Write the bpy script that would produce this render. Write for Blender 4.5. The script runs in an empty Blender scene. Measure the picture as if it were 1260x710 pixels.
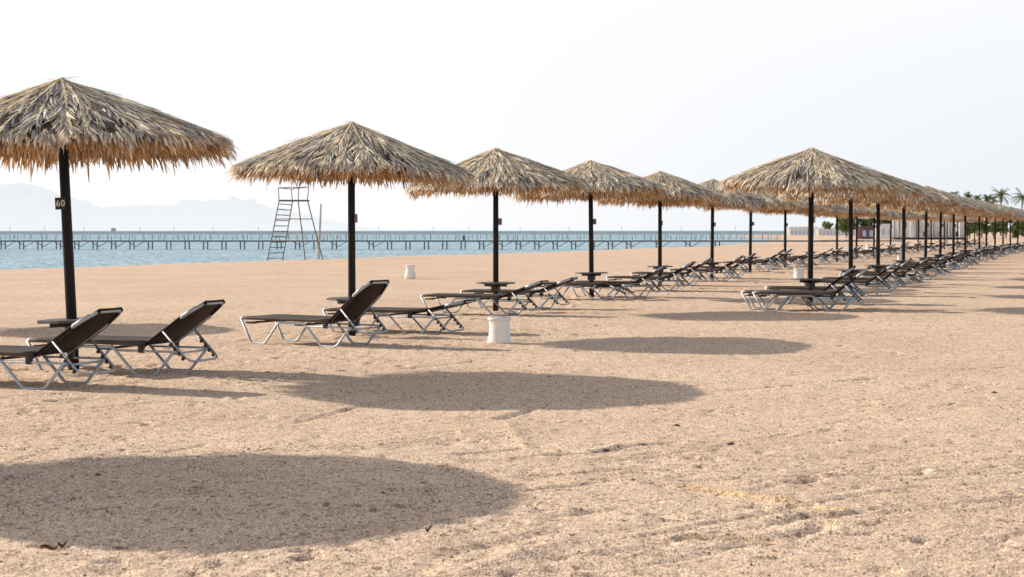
import bpy, math, random
import numpy as np
from mathutils import Vector, Matrix, Euler

R = math.radians
rng = np.random.default_rng(7)
random.seed(7)
scene = bpy.context.scene
COL = scene.collection

CAM_H = 1.4
F = 2100.0        # focal length of the photograph in its own pixels
HZ = 282.5        # eye level row of the photograph
SEA = -0.35

def gx(px, Y): return (px - 630.0) / F * Y
def gz(py, Y): return CAM_H - (py - HZ) * Y / F
def ground_from(px, py, z=0.0):
    Y = F * (CAM_H - z) / (py - HZ)
    return (px - 630.0) / F * Y, Y

# ------------------------------------------------------------------ helpers
class MB:
    """collects vertices, faces and vertex colours for one mesh"""
    def __init__(s): s.v = []; s.f = []; s.c = []; s.n = 0
    def add(s, vs, fs, col=None):
        vs = np.asarray(vs, float).reshape(-1, 3)
        s.v.append(vs)
        for f in fs: s.f.append(tuple(i + s.n for i in f))
        if col is not None: s.c.append(np.tile(np.array(list(col) + [1.0]), (len(vs), 1)))
        s.n += len(vs)
    def box(s, c, d, rot=None, col=None):
        x, y, z = d[0] / 2, d[1] / 2, d[2] / 2
        vs = np.array([(-x,-y,-z),(x,-y,-z),(x,y,-z),(-x,y,-z),(-x,-y,z),(x,-y,z),(x,y,z),(-x,y,z)])
        if rot is not None: vs = vs @ np.array(rot.to_3x3()).T
        s.add(vs + np.array(c), [(0,3,2,1),(4,5,6,7),(0,1,5,4),(1,2,6,5),(2,3,7,6),(3,0,4,7)], col)
    def tube(s, pts, r, n=8, col=None, r2=None):
        pts = [Vector(p) for p in pts]
        k = len(pts); rings = []
        t0 = (pts[1] - pts[0]).normalized()
        up = Vector((0, 0, 1)) if abs(t0.z) < .9 else Vector((1, 0, 0))
        nrm = (up - t0 * up.dot(t0)).normalized()
        for i, p in enumerate(pts):
            if i == 0: t = t0
            elif i == k - 1: t = (pts[-1] - pts[-2]).normalized()
            else: t = ((pts[i+1] - p).normalized() + (p - pts[i-1]).normalized()).normalized()
            nrm = (nrm - t * nrm.dot(t)).normalized()
            b = t.cross(nrm)
            rr = r if r2 is None else r + (r2 - r) * i / (k - 1)
            for j in range(n):
                a = 2 * math.pi * j / n
                rings.append(p + (nrm * math.cos(a) + b * math.sin(a)) * rr)
        fs = []
        for i in range(k - 1):
            for j in range(n):
                a = i * n + j; b_ = i * n + (j + 1) % n
                fs.append((a, b_, b_ + n, a + n))
        fs.append(tuple(reversed(range(n)))); fs.append(tuple(range((k-1)*n, k*n)))
        s.add([tuple(v) for v in rings], fs, col)
    def lathe(s, prof, n=32, c=(0,0,0), col=None):
        vs = []; fs = []
        for r_, z in prof:
            for j in range(n):
                a = 2 * math.pi * j / n
                vs.append((c[0] + r_ * math.cos(a), c[1] + r_ * math.sin(a), c[2] + z))
        for i in range(len(prof) - 1):
            for j in range(n):
                a = i*n + j; b = i*n + (j+1) % n
                fs.append((a, b, b + n, a + n))
        fs.append(tuple(reversed(range(n)))); fs.append(tuple(range((len(prof)-1)*n, len(prof)*n)))
        s.add(vs, fs, col)
    def prism(s, poly, z0, z1, col=None):
        n = len(poly)
        vs = [(x, y, z0) for x, y in poly] + [(x, y, z1) for x, y in poly]
        fs = [tuple(reversed(range(n))), tuple(range(n, 2*n))]
        for i in range(n): j = (i+1) % n; fs.append((i, j, j+n, i+n))
        s.add(vs, fs, col)
    def mesh(s, name, m, smooth=False):
        me = bpy.data.meshes.new(name)
        v = np.concatenate(s.v) if s.v else np.zeros((0,3))
        me.from_pydata(v.tolist(), [], s.f)
        if s.c:
            ca = me.color_attributes.new('tone', 'FLOAT_COLOR', 'POINT')
            ca.data.foreach_set('color', np.concatenate(s.c).astype(np.float32).ravel())
        me.materials.append(m)
        if smooth: me.polygons.foreach_set('use_smooth', np.ones(len(me.polygons), bool))
        me.update()
        return me
    def build(s, name, m, parent=None, smooth=False, loc=(0,0,0), rot=(0,0,0)):
        return link(name, s.mesh(name, m, smooth), parent, loc, rot)

def link(name, data, parent=None, loc=(0,0,0), rot=(0,0,0)):
    o = bpy.data.objects.new(name, data); COL.objects.link(o)
    o.location = loc; o.rotation_euler = rot
    if parent is not None: o.parent = parent
    return o

def tag(o, label=None, cat=None, group=None, kind=None):
    if label: o['label'] = label
    if cat: o['category'] = cat
    if group: o['group'] = group
    if kind: o['kind'] = kind
    return o

def thing(name, loc, rz=0.0, label=None, cat=None, group=None):
    return tag(link(name, None, None, loc, (0, 0, rz)), label, cat, group)

def fillet(pts, d=.04, seg=4):
    pts = [Vector(p) for p in pts]; out = [pts[0]]
    for i in range(1, len(pts) - 1):
        a, b, c = pts[i-1], pts[i], pts[i+1]
        da = min(d, (a-b).length*.45); dc = min(d, (c-b).length*.45)
        p0 = b + (a-b).normalized()*da; p2 = b + (c-b).normalized()*dc
        for k in range(seg + 1):
            t = k/seg
            out.append(p0*(1-t)**2 + b*2*t*(1-t) + p2*t*t)
    out.append(pts[-1]); return out

# ------------------------------------------------------------------ materials
def mat(name):
    m = bpy.data.materials.new(name); m.use_nodes = True
    nt = m.node_tree; nt.nodes.clear()
    out = nt.nodes.new('ShaderNodeOutputMaterial')
    return m, nt, out
def N(nt, t, **kw):
    n = nt.nodes.new(t)
    for k, v in kw.items():
        if k.startswith('_'): setattr(n, k[1:], v)
        else: n.inputs[k.replace('__', ' ')].default_value = v
    return n
def rgb(c): return (c[0], c[1], c[2], 1.0)
def ramp(nt, fac, stops):
    r = nt.nodes.new('ShaderNodeValToRGB')
    e = r.color_ramp.elements
    while len(e) < len(stops): e.new(.5)
    for i, (p, c) in enumerate(stops): e[i].position = p; e[i].color = rgb(c)
    nt.links.new(fac, r.inputs['Fac']); return r
def mixc(nt, fac, a, b, blend='MIX'):
    m = nt.nodes.new('ShaderNodeMix'); m.data_type = 'RGBA'; m.blend_type = blend
    for sock, val in ((m.inputs[0], fac), (m.inputs[6], a), (m.inputs[7], b)):
        if hasattr(val, 'is_linked') or hasattr(val, 'links'): nt.links.new(val, sock)
        elif isinstance(val, (int, float)): sock.default_value = val
        else: sock.default_value = rgb(val)
    return m.outputs[2]

def paint(name, c, rough=.5, metal=0.0, var=.15, scale=8.0, bump=0.0, spec=.5):
    m, nt, out = mat(name)
    tc = N(nt, 'ShaderNodeTexCoord')
    no = N(nt, 'ShaderNodeTexNoise', Scale=scale, Detail=6.0, Roughness=.6)
    nt.links.new(tc.outputs['Object'], no.inputs['Vector'])
    r = ramp(nt, no.outputs['Fac'], [(.3, [x*(1-var) for x in c]), (.7, [min(1, x*(1+var)) for x in c])])
    p = N(nt, 'ShaderNodeBsdfPrincipled', Roughness=rough, Metallic=metal)
    p.inputs['Specular IOR Level'].default_value = spec
    nt.links.new(r.outputs['Color'], p.inputs['Base Color'])
    if bump:
        b = N(nt, 'ShaderNodeBump', Strength=bump, Distance=.01)
        nt.links.new(no.outputs['Fac'], b.inputs['Height']); nt.links.new(b.outputs['Normal'], p.inputs['Normal'])
    nt.links.new(p.outputs['BSDF'], out.inputs['Surface'])
    return m

def leafy(name, trans=.3, rough=.6, gain=1.0):
    """per-leaf colour from the mesh plus light passing through"""
    m, nt, out = mat(name)
    at = N(nt, 'ShaderNodeAttribute', _attribute_name='tone')
    tc = N(nt, 'ShaderNodeTexCoord')
    no = N(nt, 'ShaderNodeTexNoise', Scale=9.0, Detail=4.0)
    nt.links.new(tc.outputs['Object'], no.inputs['Vector'])
    r = ramp(nt, no.outputs['Fac'], [(.3, (.72*gain,)*3), (.7, (1.18*gain,)*3)])
    c = mixc(nt, 1.0, at.outputs['Color'], r.outputs['Color'], 'MULTIPLY')
    p = N(nt, 'ShaderNodeBsdfPrincipled', Roughness=rough)
    p.inputs['Specular IOR Level'].default_value = .3
    nt.links.new(c, p.inputs['Base Color'])
    t = N(nt, 'ShaderNodeBsdfTranslucent'); nt.links.new(c, t.inputs['Color'])
    mx = N(nt, 'ShaderNodeMixShader', Fac=trans)
    nt.links.new(p.outputs['BSDF'], mx.inputs[1]); nt.links.new(t.outputs['BSDF'], mx.inputs[2])
    nt.links.new(mx.outputs['Shader'], out.inputs['Surface'])
    return m

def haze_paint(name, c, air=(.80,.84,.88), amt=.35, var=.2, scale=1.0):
    """a distant surface with its airlight painted in as emission"""
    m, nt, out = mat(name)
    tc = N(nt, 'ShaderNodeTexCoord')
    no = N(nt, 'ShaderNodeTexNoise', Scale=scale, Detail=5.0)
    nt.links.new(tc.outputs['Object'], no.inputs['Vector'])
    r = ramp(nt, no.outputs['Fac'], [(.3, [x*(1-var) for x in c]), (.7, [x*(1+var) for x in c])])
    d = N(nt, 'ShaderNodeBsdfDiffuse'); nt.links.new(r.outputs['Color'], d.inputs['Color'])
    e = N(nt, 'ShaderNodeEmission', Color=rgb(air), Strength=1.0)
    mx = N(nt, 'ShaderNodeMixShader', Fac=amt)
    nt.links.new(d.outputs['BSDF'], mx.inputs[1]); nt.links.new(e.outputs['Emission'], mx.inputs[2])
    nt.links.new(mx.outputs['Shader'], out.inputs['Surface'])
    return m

M = {}
M['pole'] = paint('dark_painted_wood', (.010,.007,.007), .5, 0, .5, 14, .3, .22)
M['plate'] = paint('black_plate', (.012,.011,.011), .4)
M['plate_grey'] = paint('grey_plate', (.10,.085,.08), .5)
M['numeral'] = paint('cream_numerals', (.75,.70,.62), .6)
M['thatch'] = leafy('palm_thatch', .30, .65, 1.12)
M['under'] = paint('thatch_underside', (.13,.075,.035), .9, 0, .5, 20, .8)
M['table'] = paint('weathered_table_top', (.10,.085,.075), .6, 0, .3, 12, .2)
M['alu'] = paint('aluminium_tube', (.44,.49,.54), .52, .5, .16, 10)
M['cap'] = paint('off_white_cap', (.62,.60,.56), .5, 0, .1)
M['black'] = paint('black_plastic', (.02,.02,.022), .45)
M['bin'] = paint('white_glazed_clay', (.80,.785,.76), .45, 0, .07, 9, .15)
M['steel'] = paint('grey_painted_steel', (.13,.13,.14), .6, .1, .3)
M['driftwood'] = paint('pale_wood_post', (.46,.42,.38), .8, 0, .2)
M['leafred'] = paint('dead_leaf', (.13,.035,.018), .7, 0, .4, 40)
M['pebble'] = leafy('pebbles', 0.0, .85)
M['litter'] = paint('blue_grey_scrap', (.45,.50,.56), .5)
M['frond'] = leafy('palm_frond_green', .3, .5)
M['bark'] = paint('palm_bark', (.20,.15,.11), .9, 0, .3)
M['leaves'] = leafy('tree_leaves', .25, .6)

def sling_mat(name, ca, cb, ct, tf):
    m, nt, out = mat(name)
    tc = N(nt, 'ShaderNodeTexCoord')
    no = N(nt, 'ShaderNodeTexNoise', Scale=7.0, Detail=6.0)
    nt.links.new(tc.outputs['Object'], no.inputs['Vector'])
    r = ramp(nt, no.outputs['Fac'], [(.3, ca), (.7, cb)])
    wv = N(nt, 'ShaderNodeTexWave', Scale=60.0, Distortion=.0)
    nt.links.new(tc.outputs['Object'], wv.inputs['Vector'])
    b = N(nt, 'ShaderNodeBump', Strength=.25, Distance=.002); nt.links.new(wv.outputs['Fac'], b.inputs['Height'])
    p = N(nt, 'ShaderNodeBsdfPrincipled', Roughness=.6)
    p.inputs['Specular IOR Level'].default_value = .25
    nt.links.new(r.outputs['Color'], p.inputs['Base Color']); nt.links.new(b.outputs['Normal'], p.inputs['Normal'])
    t = N(nt, 'ShaderNodeBsdfTranslucent', Color=rgb(ct))
    mx = N(nt, 'ShaderNodeMixShader', Fac=tf)
    nt.links.new(p.outputs['BSDF'], mx.inputs[1]); nt.links.new(t.outputs['BSDF'], mx.inputs[2])
    nt.links.new(mx.outputs['Shader'], out.inputs['Surface'])
    return m
M['sling'] = sling_mat('brown_mesh_sunlit', (.075,.055,.045), (.12,.095,.078), (.10,.03,.015), .15)  # seat copy of the fabric, its sunlit look put into the colour
M['sling_shaded'] = sling_mat('brown_mesh_shaded', (.011,.006,.005), (.022,.012,.009), (.13,.026,.009), .30)  # backrest copy of the same fabric, colour darkened for its shaded rear

def sand_mat():
    m, nt, out = mat('coarse_beach_sand')
    tc = N(nt, 'ShaderNodeTexCoord'); P = tc.outputs['Object']
    def noise(scale, detail=5.0, rough=.6, vec=P):
        n = N(nt, 'ShaderNodeTexNoise', Scale=scale, Detail=detail, Roughness=rough)
        nt.links.new(vec, n.inputs['Vector']); return n.outputs['Fac']
    big = ramp(nt, noise(.35, 6), [(.35, (.71,.532,.388)), (.65, (.79,.61,.455))])
    mid = ramp(nt, noise(2.6, 8, .7), [(.30, (.91,.90,.89)), (.62, (1.04,1.04,1.035))])
    c = mixc(nt, 1.0, big.outputs['Color'], mid.outputs['Color'], 'MULTIPLY')
    # grains: light and dark coarse particles
    vo = N(nt, 'ShaderNodeTexVoronoi', Scale=120.0); nt.links.new(P, vo.inputs['Vector'])
    g = ramp(nt, vo.outputs['Color'], [(.12, (.30,.24,.23)), (.30, (.86,.81,.78)), (.60, (1.08,1.07,1.05)), (.88, (1.55,1.58,1.62))])
    c = mixc(nt, 1.0, c, g.outputs['Color'], 'MULTIPLY')
    vo2 = N(nt, 'ShaderNodeTexVoronoi', Scale=34.0); nt.links.new(P, vo2.inputs['Vector'])
    g2 = ramp(nt, vo2.outputs['Color'], [(.10, (.45,.38,.37)), (.24, (.98,.97,.96)), (.85, (1.02,1.02,1.02)), (.97, (1.2,1.2,1.18))])
    c = mixc(nt, .85, c, g2.outputs['Color'], 'MULTIPLY')
    # painted mesh attribute: yellowish freshly turned sand / wet strip by the water
    at = N(nt, 'ShaderNodeAttribute', _attribute_name='tone')
    c = mixc(nt, 1.0, c, at.outputs['Color'], 'MULTIPLY')
    p = N(nt, 'ShaderNodeBsdfPrincipled', Roughness=.95)
    p.inputs['Specular IOR Level'].default_value = .15
    nt.links.new(c, p.inputs['Base Color'])
    # relief
    h1 = N(nt, 'ShaderNodeMath', _operation='MULTIPLY'); h1.inputs[1].default_value = .28
    nt.links.new(noise(60, 6, .8), h1.inputs[0])
    h2 = N(nt, 'ShaderNodeMath', _operation='MULTIPLY_ADD'); h2.inputs[1].default_value = .85
    nt.links.new(vo.outputs['Distance'], h2.inputs[0]); nt.links.new(h1.outputs[0], h2.inputs[2])
    h3 = N(nt, 'ShaderNodeMath', _operation='MULTIPLY_ADD'); h3.inputs[1].default_value = .45
    nt.links.new(noise(5.5, 6, .65), h3.inputs[0]); nt.links.new(h2.outputs[0], h3.inputs[2])
    b = N(nt, 'ShaderNodeBump', Strength=.36, Distance=.018)
    nt.links.new(h3.outputs[0], b.inputs['Height']); nt.links.new(b.outputs['Normal'], p.inputs['Normal'])
    nt.links.new(p.outputs['BSDF'], out.inputs['Surface'])
    return m
M['sand'] = sand_mat()

def sea_mat():
    m, nt, out = mat('sea_water')
    tc = N(nt, 'ShaderNodeTexCoord')
    mp = N(nt, 'ShaderNodeMapping'); mp.inputs['Scale'].default_value = (1.0, .55, 1.0)
    mp.inputs['Rotation'].default_value = (0, 0, R(18))
    nt.links.new(tc.outputs['Object'], mp.inputs['Vector'])
    n1 = N(nt, 'ShaderNodeTexNoise', Scale=2.4, Detail=6.0, Roughness=.65); nt.links.new(mp.outputs[0], n1.inputs['Vector'])
    n2 = N(nt, 'ShaderNodeTexNoise', Scale=.25, Detail=5.0, Roughness=.6); nt.links.new(mp.outputs[0], n2.inputs['Vector'])
    r = ramp(nt, n1.outputs['Fac'], [(.38, (.15,.33,.44)), (.51, (.36,.54,.64)), (.60, (.76,.86,.91))])  # blue water and whitish sky reflections on ripples painted into the base colour
    r2 = ramp(nt, n2.outputs['Fac'], [(.3, (.80,.84,.86)), (.7, (1.1,1.08,1.06))])
    c = mixc(nt, 1.0, r.outputs['Color'], r2.outputs['Color'], 'MULTIPLY')
    b = N(nt, 'ShaderNodeBump', Strength=1.0, Distance=.25); nt.links.new(n1.outputs['Fac'], b.inputs['Height'])
    p = N(nt, 'ShaderNodeBsdfPrincipled', Roughness=.45)
    p.inputs['IOR'].default_value = 1.33
    p.inputs['Specular IOR Level'].default_value = .18
    nt.links.new(c, p.inputs['Base Color']); nt.links.new(b.outputs['Normal'], p.inputs['Normal'])
    nt.links.new(p.outputs['BSDF'], out.inputs['Surface'])
    return m
M['sea'] = sea_mat()

# ------------------------------------------------------------------ ground
A = [(-484,556.5),(90,458),(433,413),(610,383),(728,365.6),(812,353.5),(876,344),(923,336.5),(966,329.7),
     (997.5,325.2),(1029.8,321.5),(1053.5,318.5),(1075,315.8),(1095.5,313.5),(1113,311.5),(1129.7,309.8),(1145.7,308.3),(1162,306.9),(1178,305.7),(1190,304.6),(1199,303.6)]
B = [(997,379),(1047,362.4),(1080.5,350.7),(1111.7,342),(1138.7,335.2),(1156.8,329.8),(1173,325.5),(1187.7,321.8),(1205,318.8),
     (1213.6,316.1),(1224,313.9),(1234,311.9),(1243,310.1),(1252,308.5),(1261,307)]
SHORE = np.array([(-140,-200),(-52,0),(-21.8,72.8),(-13.5,94),(.6,124.6),(8.4,147),(19.6,179),(36,240),
                  (47,300),(52,360),(50,410),(58,450),(110,560),(230,900),(900,3200)], float)
def shore_dist(X, Y):
    """signed distance to the waterline, + inland (to the right of the line)"""
    best = np.full(X.shape, 1e9); sgn = np.ones(X.shape)
    for a, b in zip(SHORE[:-1], SHORE[1:]):
        d = b - a; L2 = d @ d
        t = np.clip(((X-a[0])*d[0] + (Y-a[1])*d[1]) / L2, 0, 1)
        dx = X - (a[0] + t*d[0]); dy = Y - (a[1] + t*d[1])
        D = np.hypot(dx, dy); cr = d[0]*dy - d[1]*dx
        k = D < best
        best = np.where(k, D, best); sgn = np.where(k, np.where(cr < 0, 1.0, -1.0), sgn)
    return best * sgn

def vnoise(X, Y, scale, seed):
    r = np.random.default_rng(seed); T = r.random((256, 256))
    x = X*scale; y = Y*scale
    xi = np.floor(x).astype(int); yi = np.floor(y).astype(int)
    fx = x - xi; fy = y - yi; fx = fx*fx*(3-2*fx); fy = fy*fy*(3-2*fy)
    a = T[yi & 255, xi & 255]; b = T[yi & 255, (xi+1) & 255]
    c = T[(yi+1) & 255, xi & 255]; d = T[(yi+1) & 255, (xi+1) & 255]
    return (a*(1-fx)+b*fx)*(1-fy) + (c*(1-fx)+d*fx)*fy - .5

def lines(c0, c1, step, lo, hi, g=1.045):
    mid = list(np.arange(c0, c1, step))
    up = []; p = c1; s = step
    while p < hi: up.append(p); p += s; s = min(s*g, 120)
    up.append(hi)
    dn = []; p = c0; s = step
    while p > lo: s = min(s*g, 120); p -= s; dn.append(max(p, lo))
    return np.array(sorted(set(dn)) + mid + up)

def shore_z(S):
    t = np.clip(S/14.0, 0, 1)
    z = SEA + (0 - SEA) * (1-(1-t)**2)
    return np.where(S < 0, SEA + np.maximum(S*.06, -2.0), z)

def make_ground():
    xs = lines(-5.6, 5.6, .034, -150, 1500, 1.035)
    ys = np.concatenate([lines(6.4, 11.0, .026, -120, 11.02, 1.035)[:-1], lines(11.02, 26.0, .046, 11.0, 3000, 1.022)[1:]]); ys = np.unique(ys); ys = ys[np.concatenate([[True], np.diff(ys) > .005])]
    X, Y = np.meshgrid(xs, ys)
    S = shore_dist(X, Y)
    Z = shore_z(S)
    near = np.clip(1 - (np.hypot(X, Y) - 60)/90, 0, 1)
    Z = Z + near*(.055*vnoise(X, Y, .22, 1) + .018*vnoise(X, Y, .9, 2) + .010*vnoise(X, Y, 2.3, 3))
    fine = np.clip(1 - (Y - 26)/20, 0, 1) * np.clip(1 - (np.abs(X) - 7)/5, 0, 1)
    Z = Z + fine*(.008*vnoise(X, Y, 6.1, 4) + .005*vnoise(X, Y, 13, 5) + .003*rng.standard_normal(X.shape)*.6)
    tone = np.ones(X.shape + (4,))
    def window(x0, x1, y0, y1):
        i0, i1 = np.searchsorted(xs, [x0, x1]); j0, j1 = np.searchsorted(ys, [y0, y1])
        return slice(j0, j1), slice(i0, i1)
    # footprints and scuffs
    r = np.random.default_rng(11)
    for k in range(4200):
        y = 6.3 + 32*r.random()**1.25; x = (r.random()*2-1)*(.34*y + 1.5)
        a = r.normal(.2, .9); L = r.uniform(.03, .12); W = r.uniform(.022, .05); dep = .003+.030*r.random()**3
        w = window(x-.4, x+.4, y-.4, y+.4)
        u = (X[w]-x)*math.cos(a) + (Y[w]-y)*math.sin(a); v = -(X[w]-x)*math.sin(a) + (Y[w]-y)*math.cos(a)
        q = (u/L)**2 + (v/W)**2
        Z[w] += -dep*np.exp(-q*1.2) + dep*.35*np.exp(-(np.sqrt(q)-1.35)**2*5)
    rows_ = [ground_from(*p) for p in A[1:9]] + [ground_from(*p) for p in B[:4]]
    for (cx, cy) in rows_:
        w = window(cx-.8, cx+.8, cy-.8, cy+.8); q = np.hypot(X[w]-cx, Y[w]-cy)
        Z[w] += .035*np.exp(-((q-.22)/.14)**2)*(.7+vnoise(X[w], Y[w], 5, 77)) - .02*np.exp(-((q-.5)/.2)**2)
        for k in range(110):
            x = cx + r.normal(.6, 1.2); y = cy + r.normal(-.6, 2.0); a = r.uniform(0, 3.14); L = r.uniform(.10,.17); W = r.uniform(.045,.07); dep = r.uniform(.010,.030)
            w = window(x-.4, x+.4, y-.4, y+.4)
            if X[w].size < 4: continue
            u = (X[w]-x)*math.cos(a) + (Y[w]-y)*math.sin(a); v = -(X[w]-x)*math.sin(a) + (Y[w]-y)*math.cos(a); q = (u/L)**2 + (v/W)**2
            Z[w] += -dep*np.exp(-q*1.2) + dep*.5*np.exp(-(np.sqrt(q)-1.35)**2*5)
    # long grooves and ridges, drag marks in the sand
    def groove(pts, dep, wid, rim=.3, tint=None):
        rim *= .6
        P = [ground_from(*p) for p in pts]; dep = dep*1.4; wid = wid*.95
        for (xa, ya), (xb, yb) in zip(P[:-1], P[1:]):
            w = window(min(xa,xb)-.4, max(xa,xb)+.4, min(ya,yb)-.4, max(ya,yb)+.4)
            dx, dy = xb-xa, yb-ya; L2 = dx*dx + dy*dy
            t = np.clip(((X[w]-xa)*dx + (Y[w]-ya)*dy)/L2, 0, 1)
            D = np.hypot(X[w]-xa-t*dx, Y[w]-ya-t*dy)
            D = D + .35*wid*vnoise(X[w], Y[w], 5, 9)
            q = np.abs(D)/wid
            mod = .75 + .6*np.clip(vnoise(X[w], Y[w], 2.5, 21)+.5, 0, 1)
            Z[w] += mod*(-dep*np.exp(-q*q) + abs(dep)*rim*np.exp(-(q-1.9)**2*2))
            if tint is not None:
                k = np.exp(-(q/1.6)**2)[..., None]
                tone[w] = tone[w]*(1-k) + k*np.array(list(tint)+[1.0])
    yel = (1.0, .93, .66)
    groove([(365,518),(430,500),(530,483)], .016, .035)
    groove([(0,638),(120,636),(330,632)], .020, .04)
    groove([(200,559),(250,548)], .014, .03)
    groove([(740,556),(775,551),(830,547)], .035, .05)
    groove([(530,517),(592,514)], .014, .03)
    groove([(612,515),(655,503)], .02, .04)
    groove([(622,520),(645,548),(668,565)], -.011, .04)
    groove([(845,603),(900,613),(960,621),(1030,631)], .015, .034, .7, yel)
    groove([(845,666),(945,666)], .030, .04, .6, (.95,.9,.78))
    groove([(968,664),(1020,650)], .022, .035)
    groove([(955,645),(1000,636),(1120,631)], .014, .035)
    groove([(900,480),(985,476)], .014, .03); groove([(1035,470),(1085,466)], .02, .035)
    groove([(500,710),(560,680),(690,655)], .010, .05)
    groove([(585,700),(640,685),(700,668)], -.012, .06)
    groove([(560,560),(640,552),(700,556)], .016, .04)
    groove([(640,590),(720,585),(800,578)], .012, .05)
    groove([(980,598),(1005,594)], .03, .04); groove([(740,595),(800,598)], .02, .05)
    groove([(0,652),(40,645)], .02, .03); groove([(200,690),(360,672)], .010, .04)
    groove([(680,640),(760,632),(830,640)], .008, .05)
    # old drag and rake marks, mostly running along the rows
    def mark(xa, ya, ang, L, dep, wid):
        n_ = max(2, int(L/.5)); p = [(xa, ya)]; a_ = ang
        for q in range(n_): a_ += r.normal(0, .06); p.append((p[-1][0]+math.cos(a_)*L/n_, p[-1][1]+math.sin(a_)*L/n_))
        for (x1, y1), (x2, y2) in zip(p[:-1], p[1:]):
            w = window(min(x1,x2)-.2, max(x1,x2)+.2, min(y1,y2)-.2, max(y1,y2)+.2)
            if X[w].size == 0: continue
            dx, dy = x2-x1, y2-y1; L2 = dx*dx+dy*dy
            t = np.clip(((X[w]-x1)*dx+(Y[w]-y1)*dy)/L2, 0, 1); q_ = np.hypot(X[w]-x1-t*dx, Y[w]-y1-t*dy)/wid
            e_ = np.clip(8*(t+.02), 0, 1)
            Z[w] = np.minimum(Z[w], Z[w] - dep*np.exp(-q_*q_)*e_) + dep*.4*np.exp(-(q_-1.9)**2*2)*e_
    for k in range(150):
        y = 6.5 + 20*r.random()**1.2; x = (r.random()*2-1)*(.32*y+1)
        mark(x, y, R(r.normal(36, 16)) if r.random() < .6 else R(r.uniform(-20, 25)), r.uniform(.4, 2.4), r.uniform(.006, .016), r.uniform(.020, .032))
    for k in range(9):   # parallel rake tines
        y = 7 + 12*r.random(); x = (r.random()*2-1)*.28*y; a_ = R(r.normal(35, 15))
        for q in range(6): mark(x - math.sin(a_)*q*.07, y + math.cos(a_)*q*.07, a_, 1.6, .006, .022)
    # the strip by the water is wet and darker
    wet = np.clip(1 - S/2.2, 0, 1)[..., None]
    tone = tone*(1-wet) + wet*np.array([.80,.72,.68,1])
    pink = (np.clip((Y-40)/40, 0, 1)*.5)[..., None]
    tone = tone*(1-pink) + pink*tone*np.array([1.03,.97,.97,1])
    ny, nx = X.shape
    V = np.stack([X, Y, Z], -1).reshape(-1, 3)
    idx = np.arange(nx*ny).reshape(ny, nx)
    Fq = np.stack([idx[:-1,:-1], idx[:-1,1:], idx[1:,1:], idx[1:,:-1]], -1).reshape(-1, 4)
    me = bpy.data.meshes.new('sand_beach')
    me.vertices.add(len(V)); me.vertices.foreach_set('co', V.astype(np.float32).ravel())
    me.loops.add(Fq.size); me.loops.foreach_set('vertex_index', Fq.ravel().astype(np.int32))
    me.polygons.add(len(Fq)); me.polygons.foreach_set('loop_start', (np.arange(len(Fq))*4).astype(np.int32))
    me.polygons.foreach_set('use_smooth', np.ones(len(Fq), bool))
    ca = me.color_attributes.new('tone', 'FLOAT_COLOR', 'POINT')
    ca.data.foreach_set('color', tone.reshape(-1).astype(np.float32))
    me.materials.append(M['sand']); me.update(calc_edges=True); me.validate()
    tag(link('sand_beach', me), kind='structure')
    return xs, ys, Z
GX, GY, GZ = make_ground()
def gh(x, y):
    i = min(max(np.searchsorted(GX, x), 1), len(GX)-1); j = min(max(np.searchsorted(GY, y), 1), len(GY)-1)
    return float(GZ[j-1:j+1, i-1:i+1].mean())

sm = MB(); sm.add([(-3500,-300,SEA),(1600,-300,SEA),(1600,3000,SEA),(-3500,3000,SEA)], [(0,1,2,3)])
tag(sm.build('sea', M['sea']), kind='structure')

# pebbles and crumbs lying on the sand
pb = MB(); r = np.random.default_rng(5)
octf = [(0,2,4),(2,1,4),(1,3,4),(3,0,4),(2,0,5),(1,2,5),(3,1,5),(0,3,5)]
for k in range(15000):
    y = 6.3 + 24*r.random()**1.5; x = (r.random()*2-1)*(.31*y+.3); s = r.uniform(.0025, .0065)*(1+1.2*(r.random()**8))
    d = s*r.uniform(.6, 1.2, 3); z = gh(x, y)
    a = r.random()*3; ca, sa = math.cos(a), math.sin(a)
    v = [(x+d[0]*ca, y+d[0]*sa, z), (x-d[0]*ca, y-d[0]*sa, z), (x-d[1]*sa, y+d[1]*ca, z), (x+d[1]*sa, y-d[1]*ca, z), (x, y, z+d[2]), (x, y, z-d[2])]
    b = r.choice([.16, .30, .48, .62], p=[.22,.33,.3,.15])
    pb.add(v, octf, (b*1.04, b*.86, b*.72))
tag(pb.build('pebbles', M['pebble']), 'coarse pale and dark grit scattered over the sand', 'pebbles', kind='stuff')

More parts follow.
